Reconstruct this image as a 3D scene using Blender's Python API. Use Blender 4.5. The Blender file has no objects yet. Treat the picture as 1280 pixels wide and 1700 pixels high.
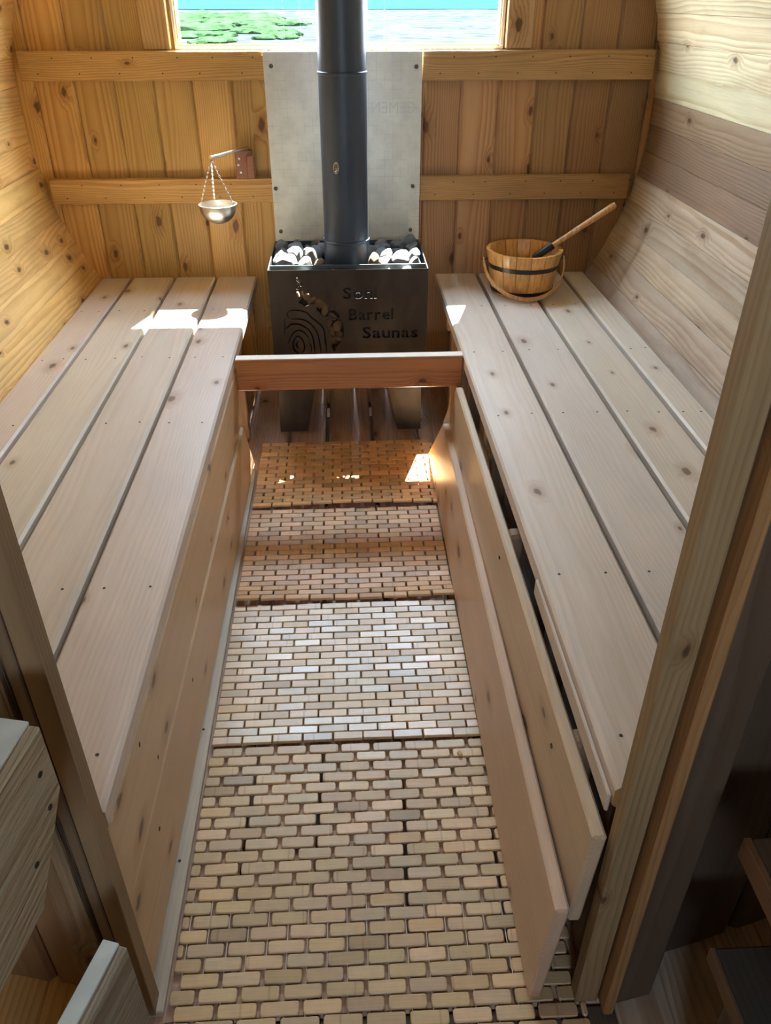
import bpy, bmesh, math, random
from mathutils import Vector, Matrix, noise
random.seed(7)
C = bpy.context.scene
col = C.collection
PI = math.pi

# ------------------------------------------------------------------ camera
cam_d = bpy.data.cameras.new('camera'); cam = bpy.data.objects.new('camera', cam_d); col.objects.link(cam)
C.camera = cam
vx = Vector((0.99869902, -0.02795519, 0.04264712)); vy = Vector((-0.05099282, -0.546898, 0.83564485)); vz = Vector((0, -0.83673, -0.54761))
# columns are the world axes seen from the camera (x right, y down, z forward)
right = Vector((vx[0], vy[0], vz[0])).normalized()
down = Vector((vx[1], vy[1], vz[1])); down = (down - right*down.dot(right)).normalized()
fwd = right.cross(down)
M = Matrix((( right[0], -down[0], -fwd[0], 0.0), (right[1], -down[1], -fwd[1], 0.0), (right[2], -down[2], -fwd[2], 1.29), (0, 0, 0, 1)))
cam.matrix_world = M
cam_d.sensor_fit = 'VERTICAL'; cam_d.sensor_height = 36.0; cam_d.lens = 1311.0/1700.0*36.0
cam_d.clip_start = 0.02; cam_d.clip_end = 500

# ------------------------------------------------------------------ world, sun, exposure
w = bpy.data.worlds.new('sky'); C.world = w; w.use_nodes = True
nt = w.node_tree; nt.nodes.clear()
out = nt.nodes.new('ShaderNodeOutputWorld'); bg = nt.nodes.new('ShaderNodeBackground')
tc = nt.nodes.new('ShaderNodeTexCoord'); sp = nt.nodes.new('ShaderNodeSeparateXYZ'); rp = nt.nodes.new('ShaderNodeValToRGB')
nt.links.new(tc.outputs['Generated'], sp.inputs[0]); nt.links.new(sp.outputs['Z'], rp.inputs[0]); nt.links.new(rp.outputs[0], bg.inputs[0])
rp.color_ramp.elements[0].position = 0.0; rp.color_ramp.elements[0].color = (0.86, 0.93, 1.0, 1)
rp.color_ramp.elements[1].position = 0.7; rp.color_ramp.elements[1].color = (0.62, 0.78, 1.0, 1)
bg.inputs[1].default_value = 7.0
nt.links.new(bg.outputs[0], out.inputs[0])

sun_d = bpy.data.lights.new('sun', 'SUN'); sun_d.energy = 26.0; sun_d.angle = math.radians(0.6); sun_d.color = (1.0, 0.93, 0.80)
sun = bpy.data.objects.new('sun', sun_d); col.objects.link(sun)
sun.rotation_euler = Vector((-0.14, -0.47, -1.0)).to_track_quat('-Z', 'Y').to_euler(); sun.location = (0.6, 6, 8)

def portal(name, loc, rot, sx, sy):
    d = bpy.data.lights.new(name, 'AREA'); d.shape = 'RECTANGLE'; d.size = sx; d.size_y = sy; d.cycles.is_portal = True
    o = bpy.data.objects.new(name, d); col.objects.link(o); o.location = loc; o.rotation_euler = rot
portal('window_daylight_portal', (0.005, 2.985, 1.435), (-PI/2, 0, 0), 1.1, 0.64)
portal('rear_gap_portal', (0, -1.14, 1.32), (PI/2, 0, 0), 0.70, 0.50)  # guides sky sampling through the gap in the added rear wall

C.view_settings.view_transform = 'Standard'; C.view_settings.look = 'None'
C.view_settings.gamma = 1.0; C.view_settings.use_curve_mapping = False
C.view_settings.exposure = 2.5
C.render.film_transparent = False
C.cycles.max_bounces = 10; C.cycles.diffuse_bounces = 7; C.cycles.glossy_bounces = 4
C.cycles.caustics_reflective = False; C.cycles.caustics_refractive = False
C.cycles.sample_clamp_indirect = 6.0

# ------------------------------------------------------------------ node helpers and materials
def mat_new(name):
    m = bpy.data.materials.new(name); m.use_nodes = True
    n = m.node_tree; n.nodes.clear()
    o = n.nodes.new('ShaderNodeOutputMaterial'); b = n.nodes.new('ShaderNodeBsdfPrincipled')
    n.links.new(b.outputs[0], o.inputs[0])
    return m, n, b
def math_n(n, op, a, b=None, c=None, clamp=False):
    x = n.nodes.new('ShaderNodeMath'); x.operation = op; x.use_clamp = clamp
    for i, v in enumerate((a, b, c)):
        if v is None: continue
        if isinstance(v, (int, float)): x.inputs[i].default_value = v
        else: n.links.new(v, x.inputs[i])
    return x.outputs[0]
def mixc(n, fac, a, b, mode='MIX'):
    x = n.nodes.new('ShaderNodeMix'); x.data_type = 'RGBA'; x.blend_type = mode
    for s, v in ((x.inputs[0], fac), (x.inputs[6], a), (x.inputs[7], b)):
        if isinstance(v, (int, float)): s.default_value = v
        elif isinstance(v, tuple): s.default_value = v if len(v) == 4 else (*v, 1)
        else: n.links.new(v, s)
    return x.outputs[2]
def noise_n(n, vec, scale, detail=3, rough=0.55):
    x = n.nodes.new('ShaderNodeTexNoise'); x.inputs['Scale'].default_value = scale
    x.inputs['Detail'].default_value = detail; x.inputs['Roughness'].default_value = rough
    n.links.new(vec, x.inputs['Vector']); return x.outputs['Fac']
def smooth_n(n, v, a, b, lo=0.0, hi=1.0):
    x = n.nodes.new('ShaderNodeMapRange'); x.interpolation_type = 'SMOOTHSTEP'
    n.links.new(v, x.inputs[0])
    for i, t in enumerate((a, b, lo, hi)): x.inputs[i+1].default_value = t
    return x.outputs[0]
def scale_vec(n, v, s):
    x = n.nodes.new('ShaderNodeVectorMath'); x.operation = 'MULTIPLY'; n.links.new(v, x.inputs[0]); x.inputs[1].default_value = s
    return x.outputs[0]

def wood(name, ring=0.0045, ring_amt=0.28, knots=0.55, knot_scale=1.0, fiber=0.22, rough=0.5, mottle=0.25, grey=0.0,
         knot_col=(0.07, 0.035, 0.02), bump=0.12, ring_tint=(0.62, 0.45, 0.32), spec=0.4, rough_sawn=0.0):
    """solid wood: long axis is the object's local Y; the base colour is the object's own colour"""
    m, n, b = mat_new(name)
    tc = n.nodes.new('ShaderNodeTexCoord'); oi = n.nodes.new('ShaderNodeObjectInfo')
    rnd = oi.outputs['Random']
    off = n.nodes.new('ShaderNodeCombineXYZ')
    n.links.new(math_n(n, 'MULTIPLY', rnd, 13.7), off.inputs[0]); n.links.new(math_n(n, 'MULTIPLY', rnd, 91.3), off.inputs[1]); n.links.new(math_n(n, 'MULTIPLY', rnd, 7.1), off.inputs[2])
    addv = n.nodes.new('ShaderNodeVectorMath'); addv.operation = 'ADD'; n.links.new(tc.outputs['Object'], addv.inputs[0]); n.links.new(off.outputs[0], addv.inputs[1])
    P = addv.outputs[0]
    so = n.nodes.new('ShaderNodeSeparateXYZ'); n.links.new(tc.outputs['Object'], so.inputs[0])
    x, y, z = so.outputs
    # knots
    vo = n.nodes.new('ShaderNodeTexVoronoi'); vo.voronoi_dimensions = '2D'; vo.feature = 'F1'; vo.inputs['Scale'].default_value = 1.0
    vo.inputs['Randomness'].default_value = 0.9
    n.links.new(scale_vec(n, P, (9.0/knot_scale, 4.6/knot_scale, 1)), vo.inputs['Vector'])
    cs = n.nodes.new('ShaderNodeSeparateColor'); n.links.new(vo.outputs['Color'], cs.inputs[0])
    has = math_n(n, 'GREATER_THAN', cs.outputs[0], 1.0-knots)
    d = vo.outputs['Distance']
    size = math_n(n, 'MULTIPLY_ADD', cs.outputs[1], 0.075, 0.035)
    dn = math_n(n, 'DIVIDE', d, size)
    wob = noise_n(n, scale_vec(n, P, (60, 40, 60)), 1.0, 2)
    dn = math_n(n, 'ADD', dn, math_n(n, 'MULTIPLY_ADD', wob, 1.3, -0.65))
    core = math_n(n, 'MULTIPLY', smooth_n(n, dn, 0.55, 1.1, 1.0, 0.0), has)
    halo = math_n(n, 'MULTIPLY', smooth_n(n, dn, 0.8, 3.4, 1.0, 0.0), has)
    # rings
    ox = math_n(n, 'MULTIPLY_ADD', rnd, 0.16, -0.08)
    r2 = math_n(n, 'FRACT', math_n(n, 'MULTIPLY', rnd, 17.3))
    oz = math_n(n, 'MULTIPLY_ADD', r2, 0.07, 0.028)
    low = noise_n(n, scale_vec(n, P, (5, 1.3, 5)), 1.0, 2, 0.5)
    lowd = math_n(n, 'MULTIPLY_ADD', low, 0.09, -0.045)
    xx = math_n(n, 'ADD', math_n(n, 'ADD', x, ox), lowd); zz = math_n(n, 'ADD', z, oz)
    r = math_n(n, 'SQRT', math_n(n, 'ADD', math_n(n, 'MULTIPLY', xx, xx), math_n(n, 'MULTIPLY', zz, zz)))
    r = math_n(n, 'ADD', r, math_n(n, 'MULTIPLY', halo, 0.010))
    ph = math_n(n, 'MULTIPLY', r, 1.0/ring)
    fr = math_n(n, 'FRACT', ph)
    late = smooth_n(n, fr, 0.25, 0.93)
    late = math_n(n, 'MULTIPLY', late, smooth_n(n, fr, 0.93, 1.0, 1.0, 0.0))
    late = math_n(n, 'MULTIPLY', late, math_n(n, 'MULTIPLY_ADD', noise_n(n, scale_vec(n, P, (14, 2, 14)), 1.0, 2), 1.3, 0.1))
    fib = noise_n(n, scale_vec(n, P, (330, 9, 330)), 1.0, 3, 0.6)
    fibc = math_n(n, 'MULTIPLY_ADD', fib, 2.0, -1.0)
    mot = noise_n(n, scale_vec(n, P, (9, 2.4, 9)), 1.0, 4, 0.6)
    motc = math_n(n, 'MULTIPLY_ADD', mot, 2.0, -1.0)
    base = oi.outputs['Color']
    c = mixc(n, math_n(n, 'MULTIPLY', late, ring_amt*2.2, clamp=True), base, mixc(n, 1.0, base, ring_tint, 'MULTIPLY'))
    v = math_n(n, 'ADD', math_n(n, 'MULTIPLY_ADD', fibc, fiber, 1.0), math_n(n, 'MULTIPLY', motc, mottle))
    cv = n.nodes.new('ShaderNodeCombineXYZ')
    for i in range(3): n.links.new(v, cv.inputs[i])
    c = mixc(n, 1.0, c, cv.outputs[0], 'MULTIPLY')
    if grey > 0:
        g = smooth_n(n, noise_n(n, scale_vec(n, P, (7, 1.6, 7)), 1.3, 5, 0.65), 0.48, 0.66)
        c = mixc(n, math_n(n, 'MULTIPLY', g, grey), c, mixc(n, 1.0, c, (0.62, 0.52, 0.43), 'MULTIPLY'))
    c = mixc(n, math_n(n, 'MULTIPLY', halo, 0.42), c, mixc(n, 1.0, c, (0.55, 0.36, 0.22), 'MULTIPLY'))
    c = mixc(n, math_n(n, 'MULTIPLY', core, 0.85), c, knot_col)
    n.links.new(c, b.inputs['Base Color'])
    n.links.new(math_n(n, 'MULTIPLY_ADD', fib, 0.25, rough-0.12), b.inputs['Roughness'])
    b.inputs['Specular IOR Level'].default_value = spec
    bm_ = n.nodes.new('ShaderNodeBump'); bm_.inputs['Strength'].default_value = min(1.0, bump*(3 if rough_sawn else 1)); bm_.inputs['Distance'].default_value = 0.002
    h = math_n(n, 'ADD', math_n(n, 'MULTIPLY', fib, 0.8), math_n(n, 'MULTIPLY', late, -0.5))
    if rough_sawn: h = math_n(n, 'ADD', h, math_n(n, 'MULTIPLY', noise_n(n, scale_vec(n, P, (120, 25, 120)), 1.0, 3), 2.0*rough_sawn))
    n.links.new(h, bm_.inputs['Height']); n.links.new(bm_.outputs[0], b.inputs['Normal'])
    return m

W_BENCH = wood('bench_wood', ring=0.006, ring_amt=0.13, knots=0.3, fiber=0.13, rough=0.42, mottle=0.16, ring_tint=(0.74, 0.62, 0.52), bump=0.08, knot_col=(0.13, 0.08, 0.06))
W_WALL = wood('cedar_wall_wood', ring=0.007, ring_amt=0.33, knots=0.5, fiber=0.16, rough=0.48, mottle=0.30, ring_tint=(0.66, 0.42, 0.25), knot_col=(0.08, 0.03, 0.015))
W_RAIL = wood('rough_rail_wood', ring=0.005, ring_amt=0.30, knots=0.28, fiber=0.34, rough=0.6, mottle=0.22, bump=0.35, rough_sawn=0.6, ring_tint=(0.6, 0.42, 0.25))
W_STAVE = wood('stave_wood', ring=0.0072, ring_amt=0.30, knots=0.48, knot_scale=0.85, fiber=0.2, rough=0.45, mottle=0.28, grey=0.45, ring_tint=(0.62, 0.46, 0.30), bump=0.18)
W_DARK = wood('porch_wood', ring=0.006, ring_amt=0.22, knots=0.25, fiber=0.2, rough=0.55, mottle=0.3, bump=0.15)
W_ROUGH = wood('weathered_wood', ring=0.005, ring_amt=0.35, knots=0.2, fiber=0.4, rough=0.75, mottle=0.35, bump=0.5, rough_sawn=1.0)
W_RED = wood('oiled_cedar', ring=0.006, ring_amt=0.30, knots=0.3, fiber=0.14, rough=0.3, spec=0.7, mottle=0.2, ring_tint=(0.6, 0.42, 0.3))
W_FLOOR = wood('floor_wood', ring=0.006, ring_amt=0.25, knots=0.35, fiber=0.2, rough=0.5, mottle=0.42, grey=0.8)

def flat(name, colr, rough=0.5, metal=0.0, spec=0.5, nscale=0, namt=0.0, bump=0.0, stretch=(1, 1, 1), coat=0.0):
    m, n, b = mat_new(name)
    b.inputs['Roughness'].default_value = rough; b.inputs['Metallic'].default_value = metal; b.inputs['Specular IOR Level'].default_value = spec
    b.inputs['Coat Weight'].default_value = coat; b.inputs['Coat Roughness'].default_value = 0.25
    b.inputs['Base Color'].default_value = (*colr, 1)
    if nscale:
        tc = n.nodes.new('ShaderNodeTexCoord')
        f = noise_n(n, scale_vec(n, tc.outputs['Object'], stretch), nscale, 4, 0.6)
        dk = tuple(max(0, k*(1-namt)) for k in colr); lt = tuple(min(1, k*(1+namt)) for k in colr)
        n.links.new(mixc(n, smooth_n(n, f, 0.3, 0.7), dk, lt), b.inputs['Base Color'])
        if bump:
            q = n.nodes.new('ShaderNodeBump'); q.inputs['Strength'].default_value = bump; q.inputs['Distance'].default_value = 0.002
            n.links.new(f, q.inputs['Height']); n.links.new(q.outputs[0], b.inputs['Normal'])
    return m
M_HOLE = flat('nail_dark', (0.02, 0.015, 0.012), 0.6)
M_PIPE = flat('blued_pipe_metal', (0.046, 0.068, 0.110), 0.42, 0.2, 0.6, 6, 0.25, stretch=(1, 1, 0.4))
M_PLATESHADE = flat('shaded_plate_steel', (0.008, 0.008, 0.008), 0.7)  # shade behind the stove cut-outs put into the plate's colour
M_STOVE = flat('raw_stove_steel', (0.055, 0.047, 0.040), 0.42, 0.55, 0.5, 7, 0.35, stretch=(1, 1, 0.5))
M_STEELD = flat('tray_steel', (0.10, 0.12, 0.14), 0.4, 0.5, 0.5, 9, 0.25)
M_STEEL = flat('brushed_steel', (0.58, 0.55, 0.50), 0.34, 1.0, 0.5, 40, 0.12, stretch=(1, 1, 14))
M_CHROME = flat('chain_metal', (0.75, 0.75, 0.76), 0.22, 1.0)
M_SCREW = flat('screw_metal', (0.10, 0.09, 0.08), 0.4, 0.8)
M_BAND = flat('black_band', (0.012, 0.012, 0.014), 0.3, 0.2, 0.6)
M_NAVY = flat('navy_collar', (0.01, 0.014, 0.035), 0.4)
M_LINER = flat('bucket_inside', (0.50, 0.42, 0.42), 0.4, nscale=12, namt=0.15, stretch=(1, 1, 0.1))
M_CORD = flat('white_cord', (0.72, 0.66, 0.58), 0.7)
M_PALE = flat('pale_painted_edge', (0.60, 0.64, 0.60), 0.6, nscale=25, namt=0.08)
M_SEAL = flat('window_seal', (0.85, 0.62, 0.18), 0.5)
M_FRAMEW = flat('window_frame_white', (0.78, 0.76, 0.70), 0.4)
M_PRINT = flat('grey_print', (0.40, 0.41, 0.40), 0.7)

def rock_mat(name, a, bcol, bump=0.9):
    m, n, b = mat_new(name)
    tc = n.nodes.new('ShaderNodeTexCoord'); oi = n.nodes.new('ShaderNodeObjectInfo')
    f = noise_n(n, tc.outputs['Object'], 55, 5, 0.65); g = noise_n(n, tc.outputs['Object'], 240, 3, 0.6)
    c = mixc(n, smooth_n(n, f, 0.36, 0.62), a, bcol); c = mixc(n, smooth_n(n, g, 0.55, 0.75, 0, 0.5), c, (0.75, 0.76, 0.74))
    c = mixc(n, 1.0, c, oi.outputs['Color'], 'MULTIPLY')
    n.links.new(c, b.inputs['Base Color']); b.inputs['Roughness'].default_value = 0.75
    q = n.nodes.new('ShaderNodeBump'); q.inputs['Strength'].default_value = bump; q.inputs['Distance'].default_value = 0.004
    n.links.new(math_n(n, 'ADD', f, math_n(n, 'MULTIPLY', g, 0.4)), q.inputs['Height']); n.links.new(q.outputs[0], b.inputs['Normal'])
    return m
M_ROCK = rock_mat('sauna_rock', (0.07, 0.075, 0.08), (0.22, 0.23, 0.235))
M_ROCKB = rock_mat('brown_rock', (0.10, 0.07, 0.05), (0.42, 0.33, 0.22))

def bamboo():
    m, n, b = mat_new('bamboo_tile')
    tc = n.nodes.new('ShaderNodeTexCoord'); oi = n.nodes.new('ShaderNodeObjectInfo'); rnd = oi.outputs['Random']
    off = n.nodes.new('ShaderNodeCombineXYZ'); n.links.new(math_n(n, 'MULTIPLY', rnd, 31.0), off.inputs[0]); n.links.new(math_n(n, 'MULTIPLY', rnd, 57.0), off.inputs[1])
    a = n.nodes.new('ShaderNodeVectorMath'); a.operation = 'ADD'; n.links.new(tc.outputs['Object'], a.inputs[0]); n.links.new(off.outputs[0], a.inputs[1])
    s = noise_n(n, scale_vec(n, a.outputs[0], (14, 420, 14)), 1.0, 3, 0.6)
    t = noise_n(n, scale_vec(n, a.outputs[0], (60, 30, 30)), 1.0, 2)
    sx = n.nodes.new('ShaderNodeSeparateXYZ'); n.links.new(tc.outputs['Object'], sx.inputs[0])
    v = math_n(n, 'ADD', math_n(n, 'MULTIPLY_ADD', s, 0.5, 0.62), math_n(n, 'MULTIPLY', t, 0.25))
    cv = n.nodes.new('ShaderNodeCombineXYZ')
    for i in range(3): n.links.new(v, cv.inputs[i])
    c = mixc(n, 1.0, oi.outputs['Color'], cv.outputs[0], 'MULTIPLY')
    # the growth node of the bamboo, on some tiles
    nd = math_n(n, 'ABSOLUTE', math_n(n, 'SUBTRACT', sx.outputs[0], math_n(n, 'MULTIPLY_ADD', rnd, 0.2, -0.1)))
    c = mixc(n, smooth_n(n, nd, 0.0, 0.003, 0.45, 0.0), c, mixc(n, 1.0, c, (0.55, 0.42, 0.3), 'MULTIPLY'))
    n.links.new(c, b.inputs['Base Color'])
    n.links.new(math_n(n, 'MULTIPLY_ADD', rnd, 0.16, 0.33), b.inputs['Roughness'])
    b.inputs['Specular IOR Level'].default_value = 0.95
    q = n.nodes.new('ShaderNodeBump'); q.inputs['Strength'].default_value = 0.15; q.inputs['Distance'].default_value = 0.001
    n.links.new(s, q.inputs['Height']); n.links.new(q.outputs[0], b.inputs['Normal'])
    return m
M_TILE = bamboo()

def cement():
    m, n, b = mat_new('cement_board')
    tc = n.nodes.new('ShaderNodeTexCoord')
    br = n.nodes.new('ShaderNodeTexBrick'); br.offset = 0.0; br.inputs['Scale'].default_value = 1.0
    br.inputs['Brick Width'].default_value = 0.026; br.inputs['Row Height'].default_value = 0.026; br.inputs['Mortar Size'].default_value = 0.0007; br.inputs['Mortar Smooth'].default_value = 0.5
    n.links.new(tc.outputs['Object'], br.inputs['Vector'])
    f = noise_n(n, tc.outputs['Object'], 14, 4, 0.6); g = noise_n(n, tc.outputs['Object'], 5, 2)
    base = mixc(n, smooth_n(n, f, 0.3, 0.7), (0.58, 0.62, 0.60), (0.70, 0.74, 0.71))
    k = math_n(n, 'MULTIPLY', br.outputs['Fac'], smooth_n(n, noise_n(n, tc.outputs['Object'], 22, 2), 0.42, 0.6, 0.0, 0.45))
    n.links.new(mixc(n, k, base, (0.30, 0.31, 0.30)), b.inputs['Base Color'])
    b.inputs['Roughness'].default_value = 0.6; b.inputs['Specular IOR Level'].default_value = 0.3
    return m
M_CEMENT = cement()

def glass_thin():
    m = bpy.data.materials.new('window_glass'); m.use_nodes = True; n = m.node_tree; n.nodes.clear()
    o = n.nodes.new('ShaderNodeOutputMaterial'); t = n.nodes.new('ShaderNodeBsdfTransparent'); g = n.nodes.new('ShaderNodeBsdfGlossy'); mx = n.nodes.new('ShaderNodeMixShader')
    t.inputs[0].default_value = (0.95, 0.98, 0.98, 1); g.inputs['Roughness'].default_value = 0.02
    mx.inputs[0].default_value = 0.05; n.links.new(t.outputs[0], mx.inputs[1]); n.links.new(g.outputs[0], mx.inputs[2]); n.links.new(mx.outputs[0], o.inputs[0])
    return m
M_GLASS = glass_thin()
M_GRAVEL = flat('pale_gravel', (0.0160, 0.0190, 0.0225), 0.9, spec=0.0, nscale=2.2, namt=0.35, bump=0.3)
M_WATER = flat('lake_water', (0.0060, 0.0180, 0.0200), 0.9, spec=0.0, nscale=0.2, namt=0.15)
M_GRASS = flat('shore_grass', (0.0110, 0.0230, 0.0100), 0.9, spec=0.0, nscale=3, namt=0.5, bump=0.4)

# ------------------------------------------------------------------ object helpers
def link(name, me, mat=None, parent=None, colr=None, mw=None):
    if mat is not None and not me.materials: me.materials.append(mat)
    o = bpy.data.objects.new(name, me); col.objects.link(o)
    if parent is not None: o.parent = parent
    if mw is not None: o.matrix_basis = mw
    if colr is not None: o.color = (*colr[:3], 1)
    return o
def mesh(name, bm, smooth=False):
    me = bpy.data.meshes.new(name); bmesh.ops.recalc_face_normals(bm, faces=bm.faces); bm.to_mesh(me); bm.free()
    if smooth:
        me.polygons.foreach_set('use_smooth', [True]*len(me.polygons)); me.set_sharp_from_angle(angle=math.radians(35))
    return me
def tag(o, label=None, cat=None, group=None, kind=None):
    if label: o['label'] = label
    if cat: o['category'] = cat
    if group: o['group'] = group
    if kind: o['kind'] = kind
    return o
def empty(name, loc=(0, 0, 0), **k):
    o = bpy.data.objects.new(name, None); col.objects.link(o); o.location = loc; o.empty_display_size = 0.1
    return tag(o, **k)
def box_bm(bm, c, s, bev=0.0):
    r = bmesh.ops.create_cube(bm, size=1.0)
    for v in r['verts']: v.co = Vector((v.co.x*s[0]+c[0], v.co.y*s[1]+c[1], v.co.z*s[2]+c[2]))
    if bev:
        es = list({e for v in r['verts'] for e in v.link_edges})
        bmesh.ops.bevel(bm, geom=es, offset=bev, segments=1, affect='EDGES', profile=0.5)
    return bm
def loc_of(parent): return Vector(parent.location) if parent is not None else Vector((0, 0, 0))
def box(name, c, s, mat, parent=None, bev=0.001, colr=None, kind=None):
    me = mesh(name, box_bm(bmesh.new(), (0, 0, 0), s, bev))
    o = link(name, me, mat, parent, colr); o.location = Vector(c) - loc_of(parent)
    if kind: o['kind'] = kind
    return o
def plank(name, p0, p1, width, thick, wdir, mat, parent=None, bev=0.004, colr=(0.6, 0.45, 0.3), crook=0.0):
    """a board from p0 to p1 (local Y), width along wdir (local X), thickness along local Z"""
    p0 = Vector(p0); p1 = Vector(p1); y = (p1-p0); L = y.length; y.normalize()
    x = Vector(wdir); x = (x - y*x.dot(y)).normalized(); z = x.cross(y)
    bm = bmesh.new(); box_bm(bm, (0, 0, 0), (width, L, thick), bev)
    me = mesh(name, bm)
    mid = (p0+p1)/2 - loc_of(parent)
    mw = Matrix(((x[0], y[0], z[0], mid[0]), (x[1], y[1], z[1], mid[1]), (x[2], y[2], z[2], mid[2]), (0, 0, 0, 1)))
    return link(name, me, mat, parent, colr, mw)
def prism_board(name, outline, depth, origin, mat, parent, colr, cham=0.004):
    """upright board: outline in (x, z) around origin, front face at origin.y, body behind; grooved long edges"""
    xs = [p[0] for p in outline]; x0, x1 = min(xs), max(xs); cx = (x0+x1)/2
    zc = sum(p[1] for p in outline)/len(outline)
    bm = bmesh.new()
    def ring(zz, sh):
        vs = []
        for (px, pz) in outline:
            q = px
            if sh:
                q = min(max(px, x0+cham), x1-cham)
            vs.append(bm.verts.new((q-cx, pz-zc, zz)))
        return vs
    a = ring(0, True); b2 = ring(-cham, False); c2 = ring(-depth, False)
    n_ = len(outline)
    bm.faces.new(a); bm.faces.new(list(reversed(c2)))
    for r1, r2 in ((a, b2), (b2, c2)):
        for i in range(n_): bm.faces.new((r1[i], r2[i], r2[(i+1) % n_], r1[(i+1) % n_]))
    me = mesh(name, bm)
    o = link(name, me, mat, parent, colr)
    o.rotation_euler = (PI/2, 0, 0); o.location = Vector((cx, origin, zc)) - loc_of(parent)
    return o
def lathe(name, prof, mat, parent=None, seg=32, loc=(0, 0, 0), cap=False):
    bm = bmesh.new(); rings = []
    for (r, z) in prof: rings.append([bm.verts.new((r*math.cos(2*PI*i/seg), r*math.sin(2*PI*i/seg), z)) for i in range(seg)])
    for a, b2 in zip(rings, rings[1:]):
        for i in range(seg): bm.faces.new((a[i], a[(i+1) % seg], b2[(i+1) % seg], b2[i]))
    if cap: bm.faces.new(rings[0]); bm.faces.new(rings[-1])
    me = mesh(name, bm, True); o = link(name, me, mat, parent); o.location = Vector(loc) - loc_of(parent); return o
def tube_bm(bm, pts, r, seg=10, closed=False, radii=None):
    pts = [Vector(p) for p in pts]; rings = []; n_ = len(pts); prev = None
    for i, p in enumerate(pts):
        if closed: t = (pts[(i+1) % n_] - pts[i-1]).normalized()
        else: t = (pts[min(i+1, n_-1)] - pts[max(i-1, 0)]).normalized()
        up = prev if prev is not None else (Vector((0, 0, 1)) if abs(t.z) < 0.9 else Vector((1, 0, 0)))
        a = (up - t*up.dot(t)).normalized(); b2 = t.cross(a); prev = a
        rr = radii[i] if radii else r
        rings.append([bm.verts.new(p + a*rr*math.cos(2*PI*k/seg) + b2*rr*math.sin(2*PI*k/seg)) for k in range(seg)])
    m_ = n_ if closed else n_-1
    for i in range(m_):
        a, b2 = rings[i], rings[(i+1) % n_]
        for k in range(seg): bm.faces.new((a[k], a[(k+1) % seg], b2[(k+1) % seg], b2[k]))
    if not closed: bm.faces.new(rings[0]); bm.faces.new(rings[-1])
    return bm
def jit(c, a=0.08, h=0.03):
    k = 1 + random.uniform(-a, a)
    return (max(0, c[0]*k*(1+random.uniform(-h, h))), max(0, c[1]*k), max(0, c[2]*k*(1+random.uniform(-h*2, h*2))))
def nails(parent, pts, r=0.0024, normal='z', name='nail_heads'):
    """small dark nail heads set in a board, joined: each is only a few pixels"""
    bm = bmesh.new()
    for p in pts:
        vs = []
        for i in range(8):
            c_, s_ = math.cos(PI*i/4)*r, math.sin(PI*i/4)*r
            off = {'z': (c_, s_, 0), 'y': (c_, 0, s_), 'x': (0, c_, s_)}[normal]
            vs.append(Vector(p)+Vector(off))
        ax = {'z': Vector((0, 0, 1)), 'y': Vector((0, -1, 0)), 'x': Vector((1, 0, 0))}[normal]
        lo = [bm.verts.new(v - ax*0.0015) for v in vs]; hi = [bm.verts.new(v + ax*0.0004) for v in vs]
        bm.faces.new(hi)
        for i in range(8): bm.faces.new((lo[i], lo[(i+1) % 8], hi[(i+1) % 8], hi[i]))
    me = mesh(name, bm)
    o = link(name, me, M_HOLE, parent); o['kind'] = 'stuff'
    o.matrix_basis = parent.matrix_basis.inverted() @ (Matrix.Identity(4) if parent.parent is None else parent.parent.matrix_basis.inverted())
    return o

# colours
HONEY = (0.57, 0.36, 0.125); HONEYR = (0.42, 0.245, 0.115); BENCH = (0.63, 0.545, 0.46); CREAM = (0.72, 0.64, 0.42); TAUPE = (0.50, 0.40, 0.29); YEL = (0.76, 0.50, 0.20)

# ------------------------------------------------------------------ barrel shell
CZ, R0, XC = 0.97, 1.028, 0.008
PITCH = 4.45
wl = empty('wall_left', kind='structure'); wr = empty('wall_right', kind='structure'); ceil = empty('ceiling', kind='structure')
def stave(ang, parent, y0, y1, cc, tilt=0.0, rad=0.0):
    a = math.radians(ang); n_ = Vector((math.cos(a), 0, math.sin(a))); t = Vector((-math.sin(a), 0, math.cos(a)))
    t2 = (t*math.cos(tilt) + n_*math.sin(tilt))
    width = 2*R0*math.tan(math.radians(PITCH/2)) + 0.0015
    c_ = Vector((XC, 0, CZ)) + n_*(R0+rad+0.019)
    return plank('stave', (c_.x, y0, c_.z), (c_.x, y1, c_.z), width, 0.038, t2, W_STAVE, parent, 0.0025, cc)
k = 0
ang = -1.1 - PITCH*14.5 + PITCH*0.5
angs = [-66.85 + PITCH*i for i in range(int((246.9+66.85)/PITCH)+1)]
for a_ in angs:
    deg = a_
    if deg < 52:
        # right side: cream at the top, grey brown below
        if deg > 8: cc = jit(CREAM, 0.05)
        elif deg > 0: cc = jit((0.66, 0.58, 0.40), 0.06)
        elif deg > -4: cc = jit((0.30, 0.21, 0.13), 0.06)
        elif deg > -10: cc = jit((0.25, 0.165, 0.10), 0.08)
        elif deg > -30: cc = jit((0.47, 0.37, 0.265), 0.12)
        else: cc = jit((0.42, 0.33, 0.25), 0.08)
        par = wr
    elif deg < 128: cc = jit(CREAM, 0.06); par = ceil
    else: cc = jit(YEL, 0.09); par = wl
    stave(deg, par, -1.10, 2.985, cc, random.uniform(-0.02, 0.035), random.uniform(-0.0015, 0.003))

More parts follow.
